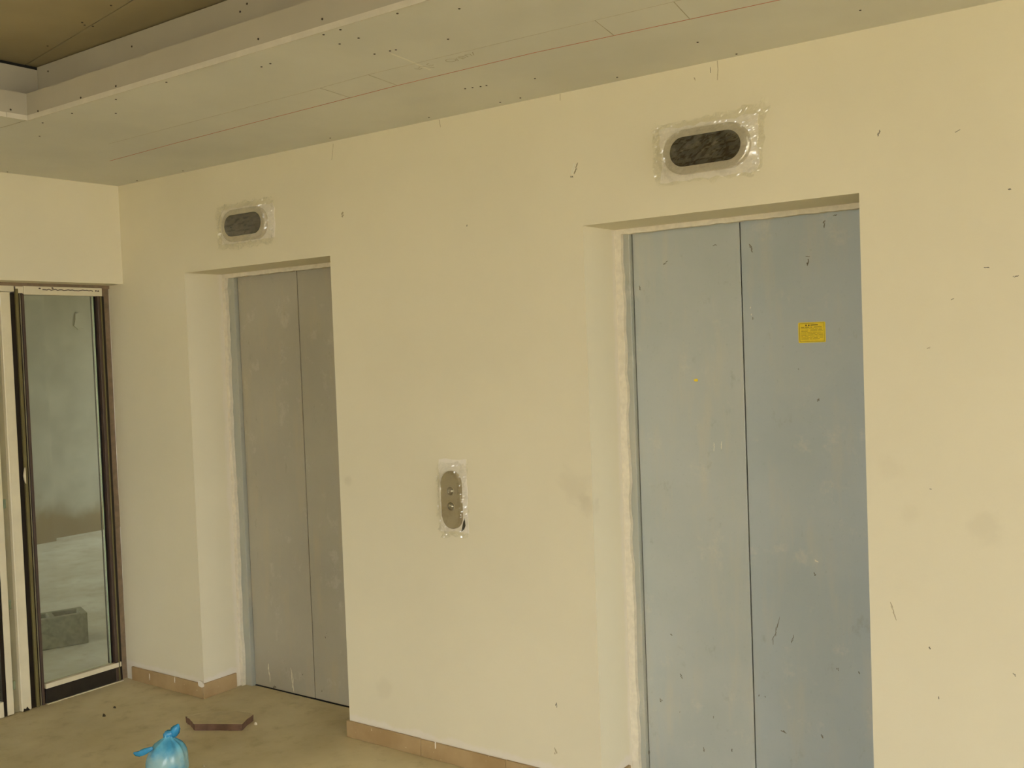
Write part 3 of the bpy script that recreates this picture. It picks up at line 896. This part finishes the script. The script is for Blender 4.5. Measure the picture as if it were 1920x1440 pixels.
gb('bottom_rail', -1.60, -0.692, 0.004, 0.08, -0.05, -0.002, 'white_alu', d3)
for zz in (0.12, 0.52, 1.02):
    gb('hinge_clip', -0.636, -0.622, zz, zz + 0.045, -0.02, -0.014, 'chrome', d3)
gb('frame_post', -1.80, -1.70, 0.0, 2.13, -0.08, 0.0, 'dark_alu', d3)
box('frame_head', GX - 0.06, GX - 0.012, -1.80, 0.0, 2.112, 2.135, M['greige'], d3)
# broken foot of the white stile
extrude_outline('foot_tear', [(-0.600, 0.004), (-0.596, 0.018), (-0.586, 0.014), (-0.580, 0.024), (-0.572, 0.012), (-0.566, 0.004)], to_rail, -0.0055, -0.003, M['dark_alu'], d3)

# ------------------------------------------------------------------ concrete block beyond the glass
def concrete_block():
    L, W, Hh = 0.39, 0.19, 0.19
    bm = bmesh.new()
    xs = [0, 0.035, 0.178, 0.212, 0.355, L]
    ys = [0, 0.035, 0.155, W]
    V = {}
    def v(x, y, z):
        k = (round(x, 4), round(y, 4), round(z, 4))
        if k not in V:
            V[k] = bm.verts.new(k)
        return V[k]
    hole = lambda i, j: j == 1 and i in (1, 3)
    for i in range(5):
        for j in range(3):
            for z in ((0.02 if hole(i, j) else Hh), 0.0):
                bm.faces.new((v(xs[i], ys[j], z), v(xs[i + 1], ys[j], z), v(xs[i + 1], ys[j + 1], z), v(xs[i], ys[j + 1], z)))
            if hole(i, j):
                for (x0, y0, x1, y1) in ((xs[i], ys[j], xs[i + 1], ys[j]), (xs[i + 1], ys[j], xs[i + 1], ys[j + 1]),
                                         (xs[i + 1], ys[j + 1], xs[i], ys[j + 1]), (xs[i], ys[j + 1], xs[i], ys[j])):
                    bm.faces.new((v(x0, y0, 0.02), v(x1, y1, 0.02), v(x1, y1, Hh), v(x0, y0, Hh)))
    for i in range(5):
        for y in (0, W):
            bm.faces.new((v(xs[i], y, 0), v(xs[i + 1], y, 0), v(xs[i + 1], y, Hh), v(xs[i], y, Hh)))
    for j in range(3):
        for x in (0, L):
            bm.faces.new((v(x, ys[j], 0), v(x, ys[j + 1], 0), v(x, ys[j + 1], Hh), v(x, ys[j], Hh)))
    o = from_bm('concrete_block', bm, M['block'])
    # local x runs along the visible face
    o.matrix_world = Matrix.Translation((-1.163, 0.367, 0)) @ Matrix.Rotation(math.atan2(-0.935, -0.355), 4, 'Z') @ Matrix.Scale(1, 4)
    bv = o.modifiers.new('worn_edges', 'BEVEL'); bv.width = 0.006; bv.segments = 2; bv.limit_method = 'ANGLE'
    return o
cb = concrete_block()
tag(cb, 'hollow grey concrete block on the floor behind the glass', 'concrete block')
loc, rot, sca = cb.matrix_world.decompose()

# ------------------------------------------------------------------ broken stone slab on the floor
top = [(0.735, -0.272), (0.790, -0.288), (0.862, -0.318), (1.060, -0.204), (1.002, -0.088), (0.900, -0.094), (0.775, -0.175)]
bm = bmesh.new()
rnd = random.Random(2)
pts = []
for i in range(len(top)):
    p, q_ = top[i], top[(i + 1) % len(top)]
    for k in range(4):
        t = k / 4
        pts.append((p[0] + (q_[0] - p[0]) * t + (rnd.uniform(-.003, .003) if k else 0), p[1] + (q_[1] - p[1]) * t + (rnd.uniform(-.003, .003) if k else 0)))
tv = [bm.verts.new((x, y, 0.030 + rnd.uniform(-0.001, 0.001))) for x, y in pts]
bv_ = [bm.verts.new((x * 0.99 + 0.0088, y * 0.99 - 0.002, 0.0)) for x, y in pts]
ft = bm.faces.new(tv); bm.faces.new(bv_[::-1])
n = len(pts)
for i in range(n):
    f = bm.faces.new((tv[i], bv_[i], bv_[(i + 1) % n], tv[(i + 1) % n]))
    f.material_index = 1
slab = from_bm('stone_slab', bm, [M['stone'], M['stone_edge']])
tag(slab, 'broken flat stone slab with reddish edges lying near the left lift', 'stone slab')

# ------------------------------------------------------------------ knotted blue bag
BG = Vector((1.225, -0.731, 0))
RT = Vector((_r.x, _r.y, 0))
FW = Vector((-RT.y, RT.x, 0))
bag = empty('plastic_bag', BG)
tag(bag, 'small knotted blue plastic bag standing on the floor', 'plastic bag')
prof = [(0.040, 0.0), (0.066, 0.004), (0.080, 0.022), (0.086, 0.05), (0.085, 0.08), (0.080, 0.105), (0.070, 0.128), (0.054, 0.148), (0.036, 0.162), (0.021, 0.172), (0.015, 0.182), (0.017, 0.190)]
bm = bmesh.new()
n = 44
rings = []
for r, z in prof:
    ring_ = []
    for i in range(n):
        a = 2 * math.pi * i / n
        fold = max(0.0, (z - 0.06) / 0.12)
        rr = r * (1 + 0.10 * fold * math.sin(a * 9 + 2 * math.sin(a * 2)) + 0.07 * noise.noise(Vector((math.cos(a) * 2.1, math.sin(a) * 2.1, z * 16))))
        off = RT * (0.016 * z / 0.18)
        p = BG + RT * (rr * math.cos(a)) + FW * (rr * 0.92 * math.sin(a)) + off + Vector((0, 0, z))
        ring_.append(bm.verts.new(p))
    rings.append(ring_)
for a, b in zip(rings, rings[1:]):
    for i in range(n):
        bm.faces.new((a[i], a[(i + 1) % n], b[(i + 1) % n], b[i]))
bm.faces.new(rings[0][::-1]); bm.faces.new(rings[-1])
from_bm('bag_body', bm, M['bag'], bag, True)

def twist(name, path, radii, flat, seed, mat='bag_blue'):
    bm = bmesh.new()
    n = 12
    rnd = random.Random(seed)
    rings = []
    for k, (p, r) in enumerate(zip(path, radii)):
        q0 = path[max(0, k - 1)]; q1 = path[min(len(path) - 1, k + 1)]
        t = (q1 - q0).normalized()
        s = t.cross(FW).normalized()
        u = s.cross(t).normalized()
        rings.append([bm.verts.new(p + s * (r * math.cos(2 * math.pi * i / n) * (1 + 0.28 * math.sin(i * 2.6 + k + seed)))
                                   + u * (r * flat * math.sin(2 * math.pi * i / n) * (1 + 0.3 * math.cos(i * 3.1 + k)))) for i in range(n)])
    for a, b in zip(rings, rings[1:]):
        for i in range(n):
            bm.faces.new((a[i], a[(i + 1) % n], b[(i + 1) % n], b[i]))
    bm.faces.new(rings[0][::-1]); bm.faces.new(rings[-1])
    return from_bm(name, bm, M[mat], bag, True)
def bp(x, z, d=0.0):
    return BG + RT * x + FW * d + Vector((0, 0, z))
twist('knot', [bp(.004, .170), bp(.008, .180), bp(.016, .187), bp(.026, .188), bp(.034, .182)], [.008, .015, .018, .015, .008], .9, 2)
twist('handle_loop', [bp(.026, .182), bp(.036, .190), bp(.046, .202), bp(.054, .214), bp(.060, .228)], [.011, .017, .018, .013, .003], .45, 5)
twist('handle_loop', [bp(-.036, .146, -.035), bp(-.052, .141, -.038), bp(-.066, .134, -.035), bp(-.082, .127, -.035), bp(-.096, .122, -.03), bp(-.108, .123, -.03), bp(-.118, .127, -.03)], [.006, .009, .011, .012, .011, .008, .003], .5, 9)

# ------------------------------------------------------------------ little bits of rubble
def chip(name, x, y, r, h, seed, mat, label, cat):
    rnd = random.Random(seed)
    bm = bmesh.new()
    n = 7
    lo = [bm.verts.new((x + r * rnd.uniform(.7, 1.1) * math.cos(2 * math.pi * i / n), y + r * 0.6 * rnd.uniform(.7, 1.1) * math.sin(2 * math.pi * i / n), 0.0)) for i in range(n)]
    hi = [bm.verts.new((v.co.x * 0.6 + x * 0.4, v.co.y * 0.6 + y * 0.4, h * rnd.uniform(.7, 1.0))) for v in lo]
    bm.faces.new(lo[::-1]); bm.faces.new(hi)
    for i in range(n):
        bm.faces.new((lo[i], lo[(i + 1) % n], hi[(i + 1) % n], hi[i]))
    return tag(from_bm(name, bm, mat), label, cat)
DK = simple('dark_rubble', srgb(58, 48, 32), 0.95, var=0.2, scale=80)
PL = simple('pale_rubble', srgb(218, 206, 176), 0.9, var=0.1, scale=60)
chip('rubble_chip', 0.303, -0.423, 0.013, 0.012, 1, DK, 'dark rubble chip on the floor midway between screen and blue bag', 'rubble')
chip('rubble_chip', 0.239, -0.323, 0.011, 0.007, 2, DK, 'flat dark rubble chip on the floor closest to the glazed screen', 'rubble')
chip('rubble_chip', 1.050, -0.118, 0.012, 0.012, 3, PL, 'small white rubble chip touching the right end of the stone slab', 'rubble')
chip('rubble_chip', 1.245, -0.560, 0.006, 0.006, 4, PL, 'tiny white rubble chip right of the blue bag', 'rubble')
